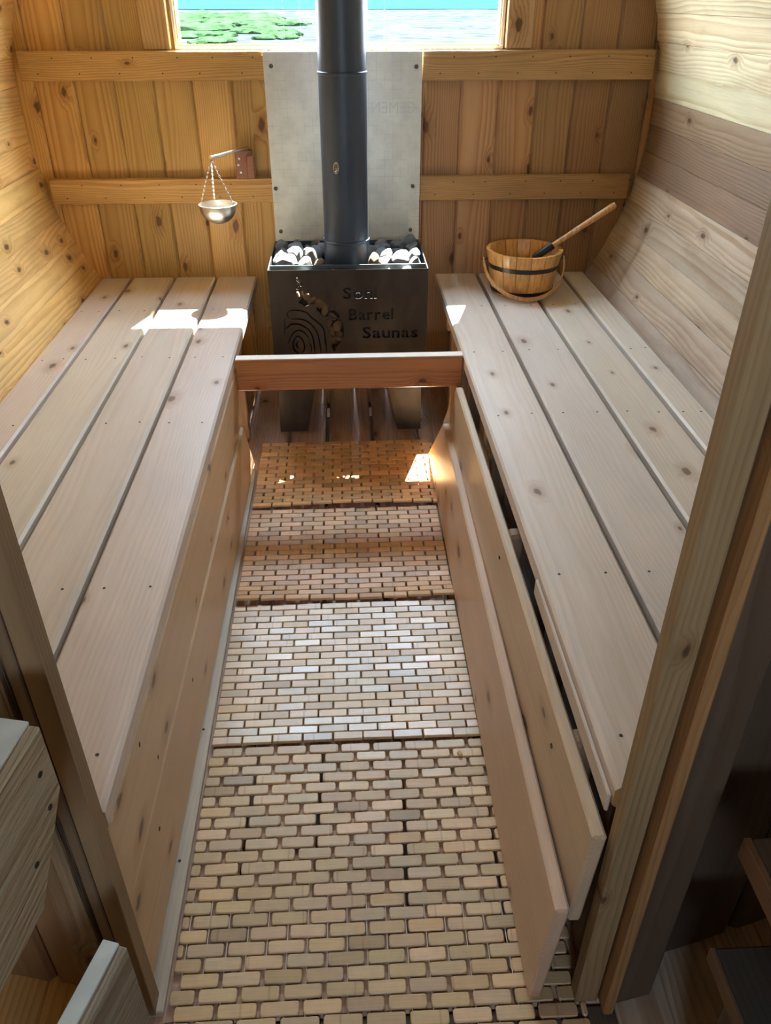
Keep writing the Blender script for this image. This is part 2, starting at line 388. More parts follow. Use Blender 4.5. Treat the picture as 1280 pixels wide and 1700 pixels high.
# back wall of upright boards
wb = empty('wall_back', kind='structure')
YB = 2.88
def zlim(x, s, R=R0+0.012):
    d = R*R-(x-XC)**2
    return CZ + s*math.sqrt(max(d, 1e-6))
def board_outline(x0, x1, zlo=None, zhi=None):
    n_ = 4; xs = [x0+(x1-x0)*i/n_ for i in range(n_+1)]
    bot = [(x, zlo if (zlo is not None and abs(x) < 0.6) else max(zlo or -9, zlim(x, -1))) for x in xs]
    top = [(x, zlim(x, 1) if zhi is None else min(zhi, zlim(x, 1))) for x in reversed(xs)]
    return bot+top
WX0, WX1, WZ0, WZ1 = -0.510, 0.520, 1.148, 1.665
edges = [-0.965 + 0.1236*i for i in range(17)]
edges = [-1.03] + edges + [1.04]
for x0, x1 in zip(edges, edges[1:]):
    if x1-x0 < 0.015: continue
    x0 = max(x0, XC-R0-0.008); x1 = min(x1, XC+R0+0.008)
    if x1-x0 < 0.008: continue
    g = 0.0008; mid = (x0+x1)/2
    cc = jit(HONEY if mid < 0 else HONEYR, 0.24, 0.05)
    segs = [(None, None)] if (x1 <= WX0 or x0 >= WX1) else [(None, WZ0), (WZ1, None)]
    for lo, hi in segs:
        prism_board('board', board_outline(x0+g, x1-g, lo if lo else -0.10, hi), 0.03, YB, W_WALL, wb, cc, 0.006)
    # the parts of the border boards that reach beside the window opening
    if x0 < WX0 < x1: prism_board('board', [(x0+g, WZ0), (WX0, WZ0), (WX0, WZ1), (x0+g, WZ1)], 0.03, YB, W_WALL, wb, cc)
    if x0 < WX1 < x1: prism_board('board', [(WX1, WZ0), (x1-g, WZ0), (x1-g, WZ1), (WX1, WZ1)], 0.03, YB, W_WALL, wb, cc)

# horizontal rails on the back wall
def rail(z0, z1, xa, xb, cc, n_=1):
    o = plank('trim_%d' % n_, (xa, YB-0.0165, (z0+z1)/2), (xb, YB-0.0165, (z0+z1)/2), z1-z0, 0.03, (0, 0, 1), W_RAIL, None, 0.0025, cc)
    o['kind'] = 'structure'
    pts = []; x = xa+0.06
    while x < xb-0.04:
        pts.append((x+random.uniform(-.01, .01), YB-0.0315, z0+0.02)); pts.append((x+0.05+random.uniform(-.01, .01), YB-0.0315, z1-0.018)); x += 0.123
    nails(o, pts, 0.0022, 'y')
    return o
zz_ = 1.10
rail(1.065, 1.146, -0.99, -0.225, (0.58, 0.36, 0.13), 1); rail(1.062, 1.146, 0.262, 1.008, (0.50, 0.32, 0.15), 2)
rail(0.698, 0.776, -0.975, -0.225, (0.58, 0.36, 0.13), 3); rail(0.698, 0.776, 0.262, 0.985, (0.44, 0.27, 0.12), 4)
# upright trims beside the window and trims at the ends of the rails
for n_, (xa, cc) in enumerate(((-0.562, (0.54, 0.36, 0.15)), (0.567, (0.50, 0.33, 0.17)))):
    o = plank('trim_%d' % (5+n_), (xa, YB-0.010, 1.148), (xa, YB-0.010, 1.78), 0.085, 0.018, (1, 0, 0), W_WALL, None, 0.003, cc); o['kind'] = 'structure'
o = plank('trim_7', (WX0-0.005, YB-0.010, WZ1+0.04), (WX1+0.005, YB-0.010, WZ1+0.04), 0.08, 0.018, (0, 0, 1), W_WALL, None, 0.003, HONEY); o['kind'] = 'structure'

# window
win = empty('window_1', (0.005, YB, 1.35), kind='structure')
fw = 0.009
for nm, c_, s_ in (('frame_bar', ((WX0+WX1)/2, YB+0.022, WZ0+0.004), (WX1-WX0, 0.05, 0.008)), ('frame_bar', ((WX0+WX1)/2, YB+0.022, WZ1-0.005), (WX1-WX0, 0.05, 0.01)),
                   ('frame_bar', (WX0+0.005, YB+0.022, (WZ0+WZ1)/2), (0.01, 0.05, WZ1-WZ0-0.02)), ('frame_bar', (WX1-0.005, YB+0.022, (WZ0+WZ1)/2), (0.01, 0.05, WZ1-WZ0-0.02))):
    box(nm, c_, s_, M_FRAMEW, win, 0.001)
for c_, s_ in ((((WX0+WX1)/2, YB+0.006, WZ0+0.0105), (WX1-WX0-0.02, 0.012, 0.005)), ((WX0+0.0125, YB+0.006, (WZ0+WZ1)/2), (0.005, 0.012, WZ1-WZ0-0.03)), ((WX1-0.0125, YB+0.006, (WZ0+WZ1)/2), (0.005, 0.012, WZ1-WZ0-0.03))):
    tag(box('glazing_seal', c_, s_, M_SEAL, win, 0.0008), 'yellow glazing seal')
box('pane', ((WX0+WX1)/2, YB+0.030, (WZ0+WZ1)/2), (WX1-WX0-0.02, 0.004, WZ1-WZ0-0.018), M_GLASS, win, 0)

# front wall with the doorway: the camera stands on the porch in front of it
wf = empty('wall_front', kind='structure')
DX0, DX1, DZ = -0.333, 0.357, 1.72
EZ = 1.43
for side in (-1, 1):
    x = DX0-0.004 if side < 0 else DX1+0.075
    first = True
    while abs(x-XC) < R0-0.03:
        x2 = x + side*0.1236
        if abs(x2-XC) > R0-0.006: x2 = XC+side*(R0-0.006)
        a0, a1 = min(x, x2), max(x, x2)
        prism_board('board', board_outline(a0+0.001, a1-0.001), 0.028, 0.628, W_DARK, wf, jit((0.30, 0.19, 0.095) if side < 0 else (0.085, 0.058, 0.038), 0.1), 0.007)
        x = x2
    if side > 0:
        pass
x = DX0
while x < DX1+0.07:
    x2 = min(x+0.1236, DX1+0.074)
    prism_board('board', board_outline(x+0.001, x2-0.001, DZ), 0.028, 0.628, W_DARK, wf, jit((0.3, 0.2, 0.11)), 0.007); x = x2

# unseen wall added behind the camera to cut daylight; its gap lets some through
we = empty('wall_daylight_block', kind='structure')
x = -1.02
while x < 1.03:
    x2 = min(x+0.1236, 1.036)
    if x2 <= -0.15 or x >= 0.15: prism_board('board', board_outline(x+0.001, x2-0.001), 0.028, -1.06, W_DARK, we, jit((0.3, 0.2, 0.11)), 0.007)
    else:
        cc = jit((0.3, 0.2, 0.11))
        prism_board('board', board_outline(x+0.001, x2-0.001, EZ), 0.028, -1.06, W_DARK, we, cc, 0.007)
        prism_board('board', board_outline(x+0.001, x2-0.001, None, 1.15), 0.028, -1.06, W_DARK, we, cc, 0.007)
    x = x2
# door frame
dl = empty('door_frame_1', (-0.34, 0.62, 0), label='brown upright doorway jamb on the left, its edge facing the sauna inside', cat='door jamb')
plank('door_stop', (-0.328, 0.614, -0.002), (-0.328, 0.614, 1.74), 0.023, 0.030, (1, 0, 0), W_DARK, dl, 0.0015, (0.27, 0.185, 0.105))
plank('jamb_board', (-0.348, 0.612, 0.0), (-0.348, 0.612, 1.74), 0.014, 0.026, (1, 0, 0), W_DARK, dl, 0.002, (0.19, 0.13, 0.08))
plank('casing', (-0.382, 0.6115, 0.05), (-0.382, 0.6115, 1.74), 0.036, 0.030, (1, 0, 0), W_ROUGH, dl, 0.004, (0.30, 0.215, 0.13))
dl.name = 'door_jamb'
dr = empty('door_jamb', (0.34, 0.6, 0), label='dark brown stepped doorway jamb on the right, beside the long inner skirt boards', cat='door jamb')
plank('door_stop', (0.3375, 0.5985, -0.002), (0.3375, 0.5985, 1.74), 0.034, 0.026, (1, 0, 0), W_DARK, dr, 0.002, (0.31, 0.22, 0.115))
plank('rebate_strip', (0.3655, 0.590, 0.0), (0.3655, 0.590, 1.74), 0.016, 0.052, (1, 0, 0), W_DARK, dr, 0.003, (0.36, 0.20, 0.085))
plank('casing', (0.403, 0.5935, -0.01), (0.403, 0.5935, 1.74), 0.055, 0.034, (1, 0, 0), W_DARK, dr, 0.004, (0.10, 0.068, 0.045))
dt = plank('door_head', (-0.36, 0.60, 1.745), (0.43, 0.60, 1.745), 0.05, 0.04, (0, 0, 1), W_DARK, None, 0.003, (0.2, 0.13, 0.08)); dt['kind'] = 'structure'; dt.name = 'trim_8'

# ------------------------------------------------------------------ floor deck
fl = empty('floor', kind='structure')
seams = [-0.43, -0.365, -0.210, -0.0775, 0.0805, 0.2385, 0.395, 0.44]
for i, (x0, x1) in enumerate(zip(seams, seams[1:])):
    g = 0.006
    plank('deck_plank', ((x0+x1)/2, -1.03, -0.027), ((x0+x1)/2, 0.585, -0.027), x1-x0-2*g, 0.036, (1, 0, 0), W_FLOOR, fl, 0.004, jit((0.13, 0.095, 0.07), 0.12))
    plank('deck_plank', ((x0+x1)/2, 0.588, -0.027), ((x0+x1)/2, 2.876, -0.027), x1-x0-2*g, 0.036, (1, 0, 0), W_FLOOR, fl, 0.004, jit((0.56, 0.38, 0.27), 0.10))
for yj in (-0.9, 0.0, 0.7, 1.4, 2.1, 2.8):
    plank('joist', (-0.5, yj, -0.065), (0.53, yj, -0.065), 0.04, 0.038, (0, 1, 0), W_DARK, fl, 0.002, (0.12, 0.08, 0.05))
bs = box('subfloor', (0.01, 0.92, -0.095), (1.1, 4.0, 0.02), W_DARK, fl, 0.001, (0.08, 0.055, 0.04))

# ------------------------------------------------------------------ benches
def bench(side, planks, label):
    b = empty('sauna_bench', ((planks[0][0]+planks[-1][1])/2, 1.75, 0), label=label, cat='bench', group='the two facing benches')
    rows = [2.516, 2.12, 1.712, 1.087, 0.72]
    for i, (x0, x1) in enumerate(planks):
        y1 = 2.879; y0 = 0.632
        if abs(x0) > 0.8 or abs(x1) > 0.8: y0 = 0.66
        dz = random.uniform(-0.001, 0.001)
        p = plank('seat_plank', ((x0+x1)/2, y0, 0.421+dz), ((x0+x1)/2, y1, 0.421+dz), abs(x1-x0), 0.038, (1, 0, 0), W_BENCH, b, 0.005, jit(BENCH, 0.05, 0.02))
        lo, hi = min(x0, x1), max(x0, x1); ww = hi-lo; pts = []
        for yy in rows:
            if abs(lo+ww/2) < 0.40 or random.random() < 0.85:
                pts += [(lo+ww*0.22, yy+random.uniform(-.006, .006), 0.440+dz), (lo+ww*0.78, yy+random.uniform(-.006, .006), 0.440+dz)]
        nails(p, pts, 0.0027)
    s = side
    # joists under the seat and their posts
    for yy in rows:
        xi = 0.333 if s > 0 else -0.335
        xo = 0.84 if s > 0 else -0.83
        plank('seat_joist', (xi, yy, 0.380), (xo, yy, 0.380), 0.038, 0.040, (0, 1, 0), W_BENCH, b, 0.003, jit((0.42, 0.27, 0.17), 0.1))
        xp = xi + s*0.03
        plank('post', (xp, yy-0.039, -0.008), (xp, yy-0.039, 0.3985), 0.04, 0.038, (0, 1, 0), W_BENCH, b, 0.003, jit((0.34, 0.22, 0.14), 0.1))
    return b
LP = [(-0.458, -0.3185), (-0.607, -0.467), (-0.760, -0.617), (-0.870, -0.771)]
RP = [(0.328, 0.476), (0.488, 0.638), (0.650, 0.784), (0.797, 0.876)]
bl = bench(-1, LP, 'long bench along the left wall, its seat planks crossed by two bright sun patches')
br = bench(1, RP, 'long bench along the right wall, with the wooden bucket standing on it')
SK = (0.62, 0.46, 0.31)
# skirt boards closing the front of the benches (they lean a little, the lower one laps over the upper one)
def skirt(b, x_bot, x_top, z0, z1, y0, y1, th, cc, out_dir, dxf=0.0, slant=0.0):
    v = Vector((x_top-x_bot, 0, z1-z0)); wd = v.length; c_ = ((x_bot+x_top)/2 + out_dir*th/2)
    o = plank('skirt_board', (c_, y0, (z0+z1)/2), (c_+dxf, y1, (z0+z1)/2), wd, th, v, W_BENCH, b, 0.004, cc)
    for q in o.data.vertices:      # the far ends are cut at an angle, longer at the bottom
        if q.co.y > 0: q.co.y += -slant*q.co.x/wd
    return o
k1 = skirt(bl, -0.321, -0.321, 0.236, 0.398, 0.632, 2.115, 0.022, jit(SK, .04), -1, 0.004, 0.02)
k2 = skirt(bl, -0.328, -0.323, 0.012, 0.232, 0.632, 2.180, 0.020, jit(SK, .04), -1, 0.014, 0.175)
nails(k1, [(-0.3205, y, z) for y, z in ((0.80, 0.37), (0.86, 0.27))], 0.004, 'x')
nails(k2, [(-0.3240+0.0088*(y-0.632), y, z) for y, z in ((0.80, 0.17), (1.13, 0.17), (1.70, 0.17))], 0.004, 'x')
k3 = skirt(br, 0.288, 0.298, 0.190, 0.383, 0.605, 2.090, 0.020, jit(SK, .04), 1, 0.0, 0.17)
k4 = skirt(br, 0.248, 0.264, 0.006, 0.240, 0.592, 2.190, 0.021, jit(SK, .04), 1, 0.012, 0.24)
nails(k3, [(0.2955, y, z) for y, z in ((0.80, 0.33), (0.79, 0.24), (1.27, 0.34), (1.24, 0.27))], 0.004, 'x')
nails(k4, [(0.2475+0.018*z/0.24+0.0135, y, z) for y, z in ((0.74, 0.17), (0.70, 0.11), (1.28, 0.19), (1.15, 0.12))], 0.004, 'x')
o = plank('edge_strip', (0.3245, 0.64, 0.405), (0.3245, 1.09, 0.409), 0.006, 0.034, (1, 0, 0), W_BENCH, br, 0.002, BENCH)
# blocks that hold the skirt off the posts
for yy in (0.78, 1.31, 2.12):
    plank('skirt_block', (0.332, yy, 0.02), (0.334, yy, 0.375), 0.034, 0.036, (1, 0, 0), W_BENCH, br, 0.007, jit((0.42, 0.28, 0.18)))
for yy in (0.78, 1.31, 2.13):
    plank('skirt_block', (-0.358, yy, 0.02), (-0.358, yy, 0.396), 0.030, 0.036, (1, 0, 0), W_BENCH, bl, 0.004, jit((0.42, 0.28, 0.18)))
# pale sill at the foot of the left skirt
bd = plank('baseboard_left', (-0.323, 0.60, -0.001), (-0.323, 2.24, -0.001), 0.034, 0.014, (1, 0, 0), W_BENCH, None, 0.002, (0.58, 0.52, 0.42)); bd['kind'] = 'structure'
nails(bd, [(-0.322, y, 0.006) for y in (0.85, 1.15, 1.82)], 0.003)

# guard beam in front of the stove
gb = plank('guard_beam', (-0.314, 2.105, 0.3925), (0.327, 2.105, 0.3925), 0.092, 0.038, (0, 0, 1), W_RED, None, 0.004, (0.56, 0.24, 0.095))
tf = plank('top_sheen', (-0.313, 2.105, 0.4392), (0.326, 2.105, 0.4392), 0.032, 0.003, (0, 1, 0), W_BENCH, None, 0.001, (0.86, 0.80, 0.72))  # pale strip stands in for the bright sheen along the beam's top
tf.parent = gb; tf.matrix_parent_inverse = gb.matrix_basis.inverted(); tag(tf, 'thin strip coloured pale as the window sheen on the beam')
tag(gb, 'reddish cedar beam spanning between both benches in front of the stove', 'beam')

# ------------------------------------------------------------------ stove
SX0, SX1, SY0, SY1, SZ0, SZ1 = -0.236, 0.2555, 2.42, 2.740, 0.22, 0.590
KS = 0.968
def zq(z): return 1.29-(1.29-z)*KS
st = empty('sauna_stove', (0.01, 2.58, 0), label='dark steel wood stove with cut-out lettering and a tray of rocks on top', cat='stove')
TH = 0.003
def text_mesh(ch, size):
    cu = bpy.data.curves.new('t', 'FONT'); cu.body = ch; cu.size = size; cu.resolution_u = 3; cu.offset = size*0.018
    o = bpy.data.objects.new('t', cu); col.objects.link(o)
    me = bpy.data.meshes.new_from_object(o.evaluated_get(bpy.context.evaluated_depsgraph_get()))
    bpy.data.objects.remove(o); bpy.data.curves.remove(cu)
    return me
def add_flat(bm, verts2d, faces, y0, y1):
    """extrude a flat (x, z) mesh between two depths"""
    a = [bm.verts.new((p[0], y0, p[1])) for p in verts2d]; b2 = [bm.verts.new((p[0], y1, p[1])) for p in verts2d]
    ec = {}
    for f in faces:
        bm.faces.new([a[i] for i in f]); bm.faces.new([b2[i] for i in reversed(f)])
        for i in range(len(f)):
            e = (f[i], f[(i+1) % len(f)]); ec[e] = ec.get(e, 0)+1
    for (i, j) in list(ec):
        if (j, i) not in ec: bm.faces.new((a[j], a[i], b2[i], b2[j]))
cut = bmesh.new(); bridges = []
def word(txt, x0, x1, zb, zt):
    x0, x1, zb, zt = x0*KS, x1*KS, zq(zb), zq(zt)
    ms = [text_mesh(ch, 1.0) for ch in txt]
    ws = [(min(v.co.x for v in m_.vertices), max(v.co.x for v in m_.vertices)) for m_ in ms]
    gap = 0.085; tot = sum(b_-a_ for a_, b_ in ws)+gap*(len(ms)-1); sx = (x1-x0)/tot
    caph = 0.70; sz = (zt-zb)/caph; x = x0
    for ch, m_, (a_, b_) in zip(txt, ms, ws):
        vs = [(x+(v.co.x-a_)*sx, zb+v.co.y*sz) for v in m_.vertices]
        add_flat(cut, vs, [list(p.vertices) for p in m_.polygons], SY0-0.01, SY0+0.012)
        if ch in 'oaBe':
            bridges.append((x+(b_-a_)*sx*0.5, zb-0.002, zb+(zt-zb)*(1.03 if ch == 'B' else 0.80)))
        x += (b_-a_+gap)*sx
        bpy.data.meshes.remove(m_)
word('Sohl', -0.008, 0.099, 0.4745, 0.510); word('Barrel', 0.008, 0.153, 0.4045, 0.441); word('Saunas', 0.052, 0.234, 0.3415, 0.379)
def pc(x, y):   # panel art coordinates measured on a 1280-wide detail of the front plate
    return ((-0.250 + (x/9.14)*0.001893)*KS, zq(0.5630 - (y/9.14)*0.00199))
def stroke(pts, w_):
    pts = [Vector(pc(*p)) for p in pts]
    # resample smooth
    sm = []
    for i in range(len(pts)-1):
        p0 = pts[max(i-1, 0)]; p1 = pts[i]; p2 = pts[i+1]; p3 = pts[min(i+2, len(pts)-1)]
        for t in (0, .33, .66):
            sm.append(0.5*((2*p1)+(p2-p0)*t+(2*p0-5*p1+4*p2-p3)*t*t+(3*p1-p0-3*p2+p3)*t**3))
    sm.append(pts[-1]); L_ = []; R_ = []
    for i, p in enumerate(sm):
        t = (sm[min(i+1, len(sm)-1)]-sm[max(i-1, 0)]).normalized(); nrm = Vector((-t.y, t.x))
        k_ = w_*min(1, 0.35+min(i, len(sm)-1-i)*0.4)
        L_.append(p+nrm*k_/2); R_.append(p-nrm*k_/2)
    vs = [tuple(p) for p in L_]+[tuple(p) for p in R_]; n_ = len(L_)
    add_flat(cut, vs, [[i, i+1, n_+i+1, n_+i] for i in range(n_-1)], SY0-0.01, SY0+0.012)
def blob(pts):
    vs = [pc(*p) for p in pts]; add_flat(cut, vs, [list(range(len(vs)))], SY0-0.01, SY0+0.012)
stroke([(480, 80), (475, 120), (520, 160), (525, 215)], 0.006)
stroke([(470, 165), (490, 195), (460, 235), (480, 262)], 0.0048)
blob([(455, 290), (550, 280), (560, 330), (640, 320), (655, 380), (745, 370), (735, 470), (640, 490), (560, 520), (520, 480), (470, 460)])
blob([(745, 420), (800, 400), (890, 470), (930, 500), (925, 590), (915, 670), (840, 670), (800, 620), (745, 560)])
blob([(935, 560), (1000, 560), (1090, 620), (1110, 700), (1030, 700), (950, 650)])
blob([(905, 740), (960, 700), (1050, 715), (1120, 720), (1150, 800), (1165, 870), (1150, 1000), (1090, 1000), (1060, 960), (960, 985), (915, 920)])
blob([(960, 1010), (1070, 1000), (1120, 1020), (1105, 1080), (1040, 1150), (1030, 1210), (980, 1225), (960, 1150)])
stroke([(330, 570), (480, 572), (600, 610), (660, 680), (790, 790), (850, 880), (860, 1000), (880, 1220)], 0.0045)
stroke([(345, 700), (480, 705), (590, 740), (700, 850), (760, 1000), (785, 1245)], 0.0045)
stroke([(262, 850), (330, 785), (420, 778), (520, 810), (620, 890), (670, 1010), (688, 1240)], 0.005)
stroke([(270, 1085), (330, 960), (420, 880), (520, 900), (600, 1000)], 0.0045)
stroke([(600, 1060), (640, 1160), (610, 1250)], 0.004)
stroke([(450, 1260), (360, 1180), (350, 1060), (430, 970), (510, 1040), (525, 1170), (470, 1245)], 0.0048)
stroke([(430, 1040), (400, 1110), (435, 1160)], 0.006)
stroke([(330, 575), (285, 620), (320, 690)], 0.0035)
stroke([(240, 690), (235, 820), (215, 950)], 0.0035)
cut_me = mesh('cut', cut)
cut_o = bpy.data.objects.new('cut', cut_me); col.objects.link(cut_o)
bm = bmesh.new(); box_bm(bm, ((SX0+SX1)/2, SY0+TH/2, (SZ0+SZ1)/2), (SX1-SX0, TH, SZ1-SZ0))
pm = mesh('front_panel', bm); po = bpy.data.objects.new('front_panel', pm); col.objects.link(po)
md = po.modifiers.new('b', 'BOOLEAN'); md.object = cut_o; md.operation = 'DIFFERENCE'; md.solver = 'EXACT'; md.use_self = True
pm2 = bpy.data.meshes.new_from_object(po.evaluated_get(bpy.context.evaluated_depsgraph_get()))
bpy.data.objects.remove(cut_o); bpy.data.meshes.remove(cut_me); bpy.data.objects.remove(po)
bm = bmesh.new(); bm.from_mesh(pm2)
for (bx_, za, zb_) in bridges: box_bm(bm, (bx_, SY0+TH/2, (za+zb_)/2), (0.0022, TH*0.98, zb_-za))
bm.to_mesh(pm2); bm.free(); pm2.materials.clear()
fp = link('front_panel', pm2, M_STOVE, st); fp.location = -loc_of(st)
tag(fp, 'front plate cut out with wood rings, steam and the words Sohl Barrel Saunas')
box('side_panel', (SX0+TH/2, (SY0+SY1)/2+0.002, (SZ0+SZ1)/2), (TH, SY1-SY0-0.004, SZ1-SZ0), M_STEELD, st, 0.0005)
box('side_panel', (SX1-TH/2, (SY0+SY1)/2+0.002, (SZ0+SZ1)/2), (TH, SY1-SY0-0.004, SZ1-SZ0), M_STEELD, st, 0.0005)
box('back_panel', ((SX0+SX1)/2, SY1-TH/2, (SZ0+SZ1)/2+0.004), (SX1-SX0-0.008, TH, SZ1-SZ0+0.006), M_PIPE, st, 0.0005)
box('inner_plate', ((SX0+SX1)/2, 2.482, (SZ0+SZ1)/2-0.012), (SX1-SX0-0.008, TH, SZ1-SZ0-0.030), M_PLATESHADE, st, 0.0005)
box('inner_lip', ((SX0+SX1)/2, 2.4795, SZ1-0.015), (SX1-SX0-0.008, TH, 0.028), M_STEELD, st, 0.0005)
box('bottom_plate', ((SX0+SX1)/2, (SY0+SY1)/2, SZ0+0.003), (SX1-SX0-0.008, SY1-SY0-0.01, TH), M_STOVE, st, 0.0005)
box('firebox', ((SX0+SX1)/2, 2.615, 0.38), (0.44, 0.20, 0.26), M_STOVE, st, 0.01)
def leg(xo_t, xi_t, xo_b, xi_b, y):
    bm = bmesh.new()
    add_flat(bm, [(xo_b, 0.0), (xi_b, 0.0), (xi_t, 0.235), (xo_t, 0.235)], [[0, 1, 2, 3]], y, y+0.004)
    # flange bent back along the outer edge
    s_ = 0.004 if xo_b < xi_b else -0.004
    add_flat(bm, [(xo_b, 0.0), (xo_b+s_, 0.0), (xo_t+s_, 0.235), (xo_t, 0.235)], [[0, 1, 2, 3]], y+0.004, y+0.04)
    o = link('leg', mesh('leg', bm), M_STOVE, st); o.location = -loc_of(st)
for y in (2.504, 2.690):
    leg(-0.236, -0.100, -0.243, -0.146, y); leg(0.250, 0.118, 0.253, 0.170, y)
# flue pipe
PX, PY = 0.0077, 2.594
lathe('flue_collar', [(0.0722, 0.565), (0.0722, 0.634), (0.0738, 0.636), (0.0738, 0.641), (0.0713, 0.643)], M_PIPE, st, 40, (PX, PY, 0))
lathe('flue_pipe', [(0.0700, 0.637), (0.0700, 1.099), (0.0720, 1.101), (0.0720, 1.107), (0.0692, 1.109), (0.0692, 2.12)], M_PIPE, st, 40, (PX, PY, 0))
# coil-wire damper handle
bm = bmesh.new(); pts = []
for i in range(90):
    t = i/89; a = t*2*PI*6
    rr = 0.0035+0.006*math.sin(PI*min(1, t*1.05))
    pts.append((-0.018+rr*math.cos(a)*0.85, PY-0.076-0.018*(0.3+0.7*t)+0.0*a, 0.876-0.026*t+rr*math.sin(a)*0.7))
tube_bm(bm, pts, 0.0013, 6)
tube_bm(bm, [(-0.012, PY-0.066, 0.865), (-0.017, PY-0.098, 0.860)], 0.0025, 8)
o = link('damper_handle', mesh('damper_handle', bm, True), M_CHROME, st); o.location = -loc_of(st); tag(o, 'silver coiled wire handle')

# rocks
def rock_mesh(seed, r=1.0, rough=0.38):
    bm = bmesh.new(); bmesh.ops.create_icosphere(bm, subdivisions=2, radius=1.0)
    rs = random.Random(seed)
    planes = [(Vector((rs.gauss(0, 1), rs.gauss(0, 1), rs.gauss(0, 1))).normalized(), rs.uniform(0.58, 0.88)) for _ in range(11)]
    off = Vector((rs.uniform(-9, 9), rs.uniform(-9, 9), rs.uniform(-9, 9)))
    for v in bm.verts:
        p = v.co.copy()
        for n_, d_ in planes:
            q = p.dot(n_)
            if q > d_: p -= n_*(q-d_)
        p *= 1+0.10*noise.noise(p*2.2+off)
        v.co = p*r
    return mesh('rock', bm)
RM = [rock_mesh(i) for i in range(7)]
for m_ in RM: m_.materials.append(M_ROCK)
RB = [rock_mesh(20+i) for i in range(4)]
for m_ in RB: m_.materials.append(M_ROCKB)
ordw = ['first', 'second', 'third', 'fourth', 'fifth', 'sixth', 'seventh', 'eighth', 'ninth', 'tenth', 'eleventh', 'twelfth', 'thirteenth', 'fourteenth', 'fifteenth', 'sixteenth']
def rock(loc, s, me, cc, label, group):
    o = bpy.data.objects.new('sauna_rock', me); col.objects.link(o)
    o.location = loc; o.rotation_euler = (random.uniform(0, 6), random.uniform(0, 6), random.uniform(0, 6))
    o.scale = (s*random.uniform(1.0, 1.35), s*random.uniform(0.85, 1.1), s*random.uniform(0.75, 1.0)); o.color = (*cc, 1)
    tag(o, label, 'rock', group)
rows_y = [(2.785, 0.562, 9, 'back'), (2.744, 0.562, 10, 'second'), (2.700, 0.558, 9, 'third'), (2.652, 0.558, 10, 'fourth'), (2.607, 0.556, 11, 'front')]
for (ry, rz, n_, rn) in rows_y:
    bk_ = ry > 2.78; fr_ = ry < 2.61; ry = ry*KS+0.004; rz = zq(rz)
    xs_ = [SX0+0.032+(SX1-SX0-0.064)*i/(n_-1) for i in range(n_)]
    xs_ = [x for x in xs_ if math.hypot(x-PX, ry-PY) > 0.092]
    lft = [x for x in xs_ if x < PX]; rgt = [x for x in xs_ if x >= PX]
    for side, lst in (('left', lft), ('right', rgt)):
        for i, x in enumerate(lst):
            t = random.choice([0.75, 1.0, 1.25, 1.6])
            tone = 'dark grey' if t < 0.9 else ('pale grey' if t > 1.4 else 'grey')
            brown = rn == 'front' and abs(x-PX) < 0.10
            if brown: tone = 'brown'
            lab = '%s rock, %s from left %s of the flue, %s row in tray' % (tone, ordw[i], side, rn)
            s_ = random.uniform(0.024, 0.034)
            if bk_ or fr_ or abs(x-SX0) < 0.04 or abs(x-SX1) < 0.04: s_ = 0.027
            rock((x+random.uniform(-.006, .006), ry+random.uniform(-.006, .006), rz+random.uniform(-.006, .010)), s_, random.choice(RB if brown else RM), (t, t*1.0, t*1.02) if not brown else (0.5, 0.4, 0.35), lab, 'rocks in the stove tray')
# a dark steel floor of the tray, and the rocks in the channel behind the front plate
box('tray_floor', ((SX0+SX1)/2, 2.61, 0.532), (SX1-SX0-0.008, 0.25, 0.004), M_STOVE, st, 0.0005)
chan = [(-0.205+0.0, 0.470), (-0.155, 0.475), (-0.178, 0.490), (-0.128, 0.480), (-0.105, 0.462), (-0.085, 0.455), (-0.068, 0.430), (-0.048, 0.440), (-0.045, 0.405), (-0.062, 0.385), (-0.030, 0.372), (-0.050, 0.352), (-0.025, 0.340), (-0.048, 0.322), (-0.030, 0.305), (-0.055, 0.290)]
for i, (x, z) in enumerate(chan):
    rock((x*KS, 2.451, zq(z)), 0.0185, random.choice(RB), (1.5, 1.25, 0.95), '%s tan stone from the top showing through the curved cut-outs of the stove front' % ordw[i], 'rocks behind the stove front')
for i, x in enumerate((-0.135, -0.07, -0.035, 0.02, 0.14, 0.195)):
    rock((x*KS, 2.450, 0.562+(0.008 if x > 0.19 else 0)), 0.019 if x < 0.19 else 0.022, random.choice(RM), (1.4, 1.4, 1.4),
         '%s pale stone from the left in the narrow channel behind the front plate' % ordw[i], 'rocks in the front channel')

# heat shield
hs = empty('heat_shield', (0.012, 2.85, 0.86), label='pale grey cement board heat shield screwed to the wall behind the flue', cat='heat shield')
bm = bmesh.new(); box_bm(bm, (0, 0, 0), (0.498, 0.575, 0.008), 0.0008)
o = link('cement_board', mesh('cement_board', bm), M_CEMENT, hs); o.rotation_euler = (PI/2, 0, 0); o.location = (0, -0.008, -0.003)
for (x, z) in ((-0.213, 1.105), (0.242, 1.102), (-0.225, 0.745), (0.237, 0.748), (-0.218, 0.605), (0.232, 0.605)):
    bm = bmesh.new(); tube_bm(bm, [(0, 0, 0), (0, -0.004, 0)], 0.0065, 12); tube_bm(bm, [(0, -0.004, 0), (0, -0.0055, 0)], 0.0035, 6)
    o = link('screw', mesh('screw', bm, True), M_SCREW, hs); o.location = Vector((x, 2.8385, z))-loc_of(hs)
bm = bmesh.new()
cu = bpy.data.curves.new('t', 'FONT'); cu.body = 'CEMENT'; cu.size = 0.048
to = bpy.data.objects.new('t', cu); col.objects.link(to)
tme = bpy.data.meshes.new_from_object(to.evaluated_get(bpy.context.evaluated_depsgraph_get())); bpy.data.objects.remove(to)
x1_ = max(v.co.x for v in tme.vertices)
